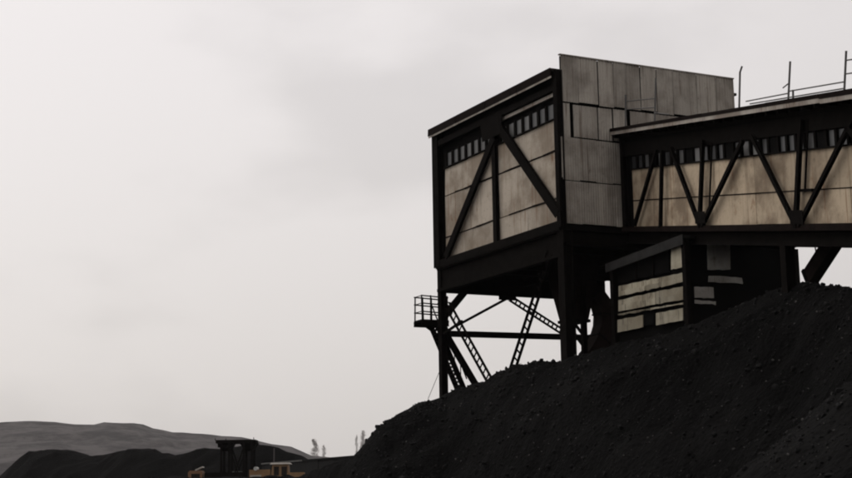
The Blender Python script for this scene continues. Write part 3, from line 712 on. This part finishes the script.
def split_plank(x0, x1, tl, tr, bl, br, n, mat='plank', pl=None):
    pl = pl or PS1; cuts = [0.0] + sorted((k + random.uniform(-0.3, 0.3)) / n for k in range(1, n)) + [1.0]
    ht = (bl - tl) / 2
    for k in range(n):
        a, b_ = cuts[k], cuts[k + 1]; xa, xb = x0 + (x1 - x0) * a + (0.25 if k else random.uniform(-0.5, 1.5)), x0 + (x1 - x0) * b_ - 0.2
        T_ = lambda f_: tl + (tr - tl) * f_
        B2 = lambda f_: bl + (br - bl) * f_
        if ht > 3.5:                                        # two boards, the lower one lapping the upper
            M_ = lambda f_: (T_(f_) * 0.48 + B2(f_) * 0.52)
            plank(pl, mat, [(xa, M_(a) + 0.5), (xb, M_(b_) + 0.5), (xb, T_(b_)), (xa, T_(a))], 0.05)
            plank(pl, mat, [(xa, B2(a)), (xb - random.choice((0, 0, 1.5)), B2(b_)), (xb, M_(b_) - 0.2), (xa, M_(a) - 0.2)], 0.085)
        else: plank(pl, mat, [(xa, B2(a)), (xb, B2(b_)), (xb, T_(b_)), (xa, T_(a))])
plank(PS1, 'plank', [(671, 269.5), (685, 266.5), (685.5, 244.5), (671, 248.5)])
split_plank(618, 685, 286, 272, 296.5, 281.5, 3)
split_plank(617, 683, 300, 286, 311, 299.5, 2)
split_plank(616.5, 683, 313.5, 302.5, 315.5, 304, 2)
split_plank(616.5, 643, 320, 315, 332.5, 327, 1)
split_plank(654.5, 683, 313, 308, 325, 320, 1)
slab('window', 'core', H, [PS1.at(x, y, 0.0) for x, y in ((644, 326), (654, 324), (654, 313), (644, 315))], -E2, 0.03)
slab('window', 'core', H, [PS1.at(x, y, -0.03) for x, y in ((620, 283), (669, 272), (669, 250), (620, 268))], -E2, 0.03)
one('window_bar', 'steel', H, 'bar', PS1.at(636, 279, 0.02), PS1.at(636, 261, 0.02), 0.08, 0.06, -E2); one('window_bar', 'steel', H, 'bar', PS1.at(653, 276, 0.02), PS1.at(653, 256, 0.02), 0.08, 0.06, -E2)
for quad in (((708, 270), (730.5, 269.5), (730, 243), (707.5, 241)), ((708.5, 282), (743, 283.5), (742, 277.5), (709, 275.5)), ((695, 298), (714, 298), (713.5, 287.5), (694.5, 286.5)), ((695, 303), (716, 304.5), (716, 301.5), (695, 300))):
    plank(PS2, 'greyboard', quad)

# ================================================================== yard beyond: machines, frame, wall, pole
def wheel(parent, c, r, wd, axis):
    ty = MB().cyl(c, axis, r, wd, 18).build('wheel', 'rubber', parent)
    MB().cyl(c, axis, r * 0.52, wd * 1.06, 12).build('rim', 'yellow', ty)
YG = 2.4
# wheel loader, bucket towards the left of the picture
lp = at_depth(270, 470, 128); ox, oy = lp.x, lp.y
WLd = thing('wheel_loader', 'yellow wheel loader with a pale cab roof in front of the low wall', 'loader', (ox, oy, YG))
def B(parent, name, mat, cx, cy, cz, sx, sy, sz, rx=ox, ry=oy): return one(name, mat, parent, 'box', (rx + cx, ry + cy, YG + cz), sx, sy, sz)
bd = B(WLd, 'body', 'yellow', 0.2, 0, 1.15, 5.0, 1.5, 0.8)
B(WLd, 'engine_hood', 'yellow', 2.6, 0, 1.75, 1.7, 1.5, 0.75)
cabx = 1.0
cb = MB().hexa([V((ox + cabx + a, oy + b_, YG + 1.5)) for a, b_ in ((-0.85, -0.75), (0.95, -0.75), (0.95, 0.75), (-0.85, 0.75))],
               [V((ox + cabx + a, oy + b_, YG + 2.95)) for a, b_ in ((-0.7, -0.68), (0.9, -0.68), (0.9, 0.68), (-0.7, 0.68))]).build('cab', 'yellow', WLd)
for a, wdp in ((-0.28, 0.5), (0.5, 0.55)): B(cb, 'window', 'darkglass', cabx + a, -0.745, 2.3, wdp, 0.06, 0.85)
B(cb, 'window', 'darkglass', cabx - 0.8, 0, 2.3, 0.06, 1.1, 0.85)
MB().hexa([V((ox + cabx + a, oy + b_, YG + 2.95)) for a, b_ in ((-0.95, -0.9), (1.15, -0.9), (1.15, 0.9), (-0.95, 0.9))],
          [V((ox + cabx + a, oy + b_, YG + 3.10)) for a, b_ in ((-0.8, -0.8), (1.0, -0.8), (1.0, 0.8), (-0.8, 0.8))]).build('cab_roof', 'white', WLd)
B(WLd, 'front_frame', 'yellow', -0.95, 0, 1.85, 2.1, 1.3, 1.2)
for s_ in (-0.5, 0.5):
    lm = MB().cyl((ox - 1.35, oy + s_ - 0.25, YG + 2.55), (0, 1, 0), 0.2, 0.3, 12).build('headlight', 'lens', WLd)
    one('lift_arm', 'yellow', WLd, 'bar', (ox - 1.0, oy + s_, YG + 1.9), (ox - 3.2, oy + s_, YG + 0.7), 0.22, 0.35)
    for wx in (-1.5, 1.9): wheel(WLd, V((ox + wx, oy + (0.95 if s_ > 0 else -0.95), YG + 0.72)), 0.75, 0.5, (0, 1, 0))
mb = MB(); prof = [(0, 0), (-1.2, 0.05), (-1.15, 0.12), (-0.15, 0.2), (-0.1, 1.1), (0, 1.15)]
mb.prism(prof, (ox - 3.1, oy - 1.3, YG + 0.15), (ox - 3.1, oy + 1.3, YG + 0.15), V((1, 0, 0)), Z); mb.build('bucket', 'rusty', WLd)
B(WLd, 'hood_panel', 'white', -1.35, -0.72, 1.75, 1.1, 0.1, 0.35)
# tipper truck further left
tp = at_depth(207, 470, 126); tx, ty_ = tp.x, tp.y
TR = thing('tipper_truck', 'orange tipper truck with a pale raised load cover beside the steel frame', 'truck', (tx, ty_, YG))
def Bt(parent, name, mat, cx, cy, cz, sx, sy, sz): return B(parent, name, mat, cx, cy, cz, sx, sy, sz, tx, ty_)
Bt(TR, 'chassis', 'steel', 0.8, 0, 0.85, 5.6, 0.9, 0.3)
tcab = Bt(TR, 'cab', 'orange', -1.1, 0, 1.65, 1.5, 2.0, 1.6)
Bt(tcab, 'window', 'darkglass', -1.05, -1.0, 1.95, 0.9, 0.05, 0.6); Bt(tcab, 'windscreen', 'darkglass', -1.86, 0, 1.95, 0.05, 1.7, 0.7)
Bt(TR, 'cab_roof', 'orange', -1.1, 0, 2.52, 1.3, 1.8, 0.12)
mb = MB(); mb.prism([(0, 1.1), (3.6, 1.1), (3.9, 2.35), (0, 2.35)], (tx - 0.1, ty_ - 1.1, YG), (tx - 0.1, ty_ + 1.1, YG), V((1, 0, 0)), Z); mb.build('tipper_body', 'steel', TR)
one('load_cover', 'white', TR, 'bar', (tx - 1.1, ty_ - 0.3, YG + 2.62), (tx - 0.35, ty_ - 0.3, YG + 2.95), 1.3, 0.14)
for s_ in (-0.95, 0.95):
    MB().cyl((tx - 1.88, ty_ + s_ * 0.75, YG + 1.15), (1, 0, 0), 0.13, 0.06, 10).build('headlight', 'lens', TR)
    for wx in (-1.0, 1.6, 2.8): wheel(TR, V((tx + wx, ty_ + s_, YG + 0.5)), 0.5, 0.35, (0, 1, 0))
WLd.scale = (0.86, 0.86, 0.86); TR.scale = (0.8, 0.8, 0.8)
# loading frame: dark deck on legs with a funnel and a pale tank
fp = at_depth(237, 470, 140); fx, fy = fp.x, fp.y
zd = at_depth(237, 443, 140).z
FR = thing('loading_frame', 'dark steel loading frame with a flat deck on thin legs behind the machines', 'frame', (fx, fy, YG))
dk = one('deck', 'steel', FR, 'box', (fx, fy, zd + 0.12), 3.7, 2.6, 0.30)
for a, h0 in ((-1.0, 0.75), (1.15, 0.8)):
    MB().hexa([V((fx + a + b_ * 0.35, fy + c * 0.5, zd - 0.75)) for b_, c in ((-1, -1), (1, -1), (1, 1), (-1, 1))], [V((fx + a + b_ * h0, fy + c * 1.1, zd - 0.02)) for b_, c in ((-1, -1), (1, -1), (1, 1), (-1, 1))]).build('funnel', 'steel', FR)
for a in (-1.35, -0.6, 0.75, 1.5):
    for c in (-1.0, 1.0): one('leg', 'steel', FR, 'bar', (fx + a, fy + c, YG - 0.2), (fx + a, fy + c, zd), 0.2, 0.2, (0, 1, 0), 'H')
for c in (-1.0, 1.0):
    one('brace', 'steel', FR, 'bar', (fx - 0.6, fy + c, YG + 0.5), (fx + 0.75, fy + c, zd - 0.4), 0.12, 0.1, (0, 1, 0), 'L')
    one('brace', 'steel', FR, 'bar', (fx + 0.75, fy + c, YG + 0.5), (fx - 0.6, fy + c, zd - 0.4), 0.12, 0.1, (0, 1, 0), 'L')
MB().cyl((fx + 0.1, fy - 0.4, YG + 1.15), (0, 0, 1), 0.5, 2.2, 16).build('tank', 'greentank', FR)
for a, h_ in ((-1.9, 0.5), (-0.9, 0.35), (1.7, 0.6)): one('railing_post', 'steel', dk, 'bar', (fx + a, fy - 1.2, zd + 0.2), (fx + a, fy - 1.2, zd + 0.29 + h_ * 0.3), 0.06, 0.06, (0, 1, 0))
one('control_cabin', 'steel', FR, 'box', (fx - 1.25, fy - 0.2, zd - 0.2), 0.9, 1.6, 0.4)
# low wall
w0, w1 = at_depth(262, 463, 172), at_depth(410, 450.5, 132)
RW = thing('retaining_wall', 'long low dark concrete wall with a pale coping running behind the coal heap', 'wall', (w0.x, w0.y, YG))
wn = (w1 - w0).cross(Z).normalized(); wn.z = 0
if wn.y > 0: wn = -wn
nseg = 9
for k in range(nseg):
    a, b_ = w0.lerp(w1, k / nseg), w0.lerp(w1, (k + 1) / nseg - 0.0012)
    slab('wall_panel', 'concrete', RW, [V((a.x, a.y, YG - 0.5)), V((b_.x, b_.y, YG - 0.5)), b_ - Z * 0.16, a - Z * 0.16], wn, 0.5, 0.03)
    slab('coping_stone', 'coping' if k < 3 else 'concrete', RW, [a - Z * 0.155 + wn * 0.12, b_ - Z * 0.155 + wn * 0.12, b_ + wn * 0.12, a + wn * 0.12], wn, 0.75, 0.02)
# thin post
pp = at_depth(274, 470, 185)
mb = MB(); top = at_depth(274, 448, 185); mb.cyl((pp.x, pp.y, (YG + top.z) / 2 - 0.2), (0, 0, 1), 0.10, top.z - YG + 0.4, 8, 0.07)
po = mb.build('utility_pole', 'hill'); tag(po, 'thin plain pole standing behind the low wall and the loader', 'pole')
po['kind'] = 'thing'

# ------------------------------------------------------------------ trees far off
def tree(px, ptop, pbase, wpx, Y, label, nleaf, taper):
    b_ = at_depth(px, pbase, Y); tp_ = at_depth(px, ptop, Y); h = tp_.z - b_.z; rad = wpx / FPX * Y / 2
    t_ = thing('poplar_tree', label, 'tree', b_ - Z * 8, 'pale far trees')
    mb = MB(); mb.cyl(b_ + Z * (h * 0.5 - 4), (0, 0, 1), 0.35, h + 6, 7, 0.05)
    pts = []
    for k in range(26):
        f_ = random.uniform(0.15, 0.95); an = random.uniform(0, 6.28); ln = rad * taper(f_) * random.uniform(0.6, 1.0)
        p = b_ + Z * h * f_; q = p + V((math.cos(an) * ln, math.sin(an) * ln, h * 0.10)); mb.bar(p, q, 0.12, 0.12); pts.append((p, q))
    mb.build('trunk', 'hazed_bark', t_)
    mb = MB(); lobes = []
    for k in range(9):
        f_ = (k + random.random()) / 9; lobes.append((V((random.uniform(-0.6, 0.6), random.uniform(-0.6, 0.6), 0)) * rad * taper(f_), f_, random.uniform(0.45, 0.85) * taper(f_)))
    for k in range(nleaf):
        lo_, f_, lr = random.choice(lobes); g_ = V((random.gauss(0, 0.5), random.gauss(0, 0.5), random.gauss(0, 0.5)))
        c = b_ + Z * min(max(h * f_ + g_.z * h * 0.14, 0), h) + lo_ + V((g_.x, g_.y, 0)) * rad * lr; s_ = random.uniform(0.16, 0.42)
        d1 = V((random.gauss(0, 1), random.gauss(0, 1), random.gauss(0, 1))).normalized(); d2 = d1.orthogonal().normalized()
        mb.add([c - d1 * s_ - d2 * s_, c + d1 * s_ - d2 * s_, c + d1 * s_ + d2 * s_, c - d1 * s_ + d2 * s_], [(0, 1, 2, 3)])
    mb.build('crown', 'hazed_leaf', t_)
col = lambda f_: 0.75 + 0.35 * math.sin(f_ * 3.0) if f_ < 0.85 else (1 - f_) / 0.15 * 0.8 + 0.15
cone = lambda f_: 1.0 - 0.72 * f_ * f_ - 0.1 * f_
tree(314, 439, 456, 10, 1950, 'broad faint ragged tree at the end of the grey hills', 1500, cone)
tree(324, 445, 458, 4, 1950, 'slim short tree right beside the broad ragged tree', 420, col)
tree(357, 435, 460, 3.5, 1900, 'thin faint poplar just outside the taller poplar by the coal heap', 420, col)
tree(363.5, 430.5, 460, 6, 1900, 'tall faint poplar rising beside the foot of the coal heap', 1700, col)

# ------------------------------------------------------------------ haze
mb = MB(); mb.box((0, 0, 74), 6100, 6100, 152)
hz = mb.build('haze', 'core'); hz['kind'] = 'stuff'; tag(hz, 'thin grey haze over the yard and hills', 'haze')
m = bpy.data.materials.new('haze_air'); m.use_nodes = True; t = m.node_tree
for n in list(t.nodes):
    if n.type != 'OUTPUT_MATERIAL': t.nodes.remove(n)
pv = t.nodes.new('ShaderNodeVolumePrincipled'); pv.inputs['Color'].default_value = (0.95, 0.94, 0.93, 1); pv.inputs['Density'].default_value = 0.00005; pv.inputs['Anisotropy'].default_value = 0.2
t.links.new(pv.outputs[0], [n for n in t.nodes if n.type == 'OUTPUT_MATERIAL'][0].inputs['Volume'])
hz.data.materials.clear(); hz.data.materials.append(m)
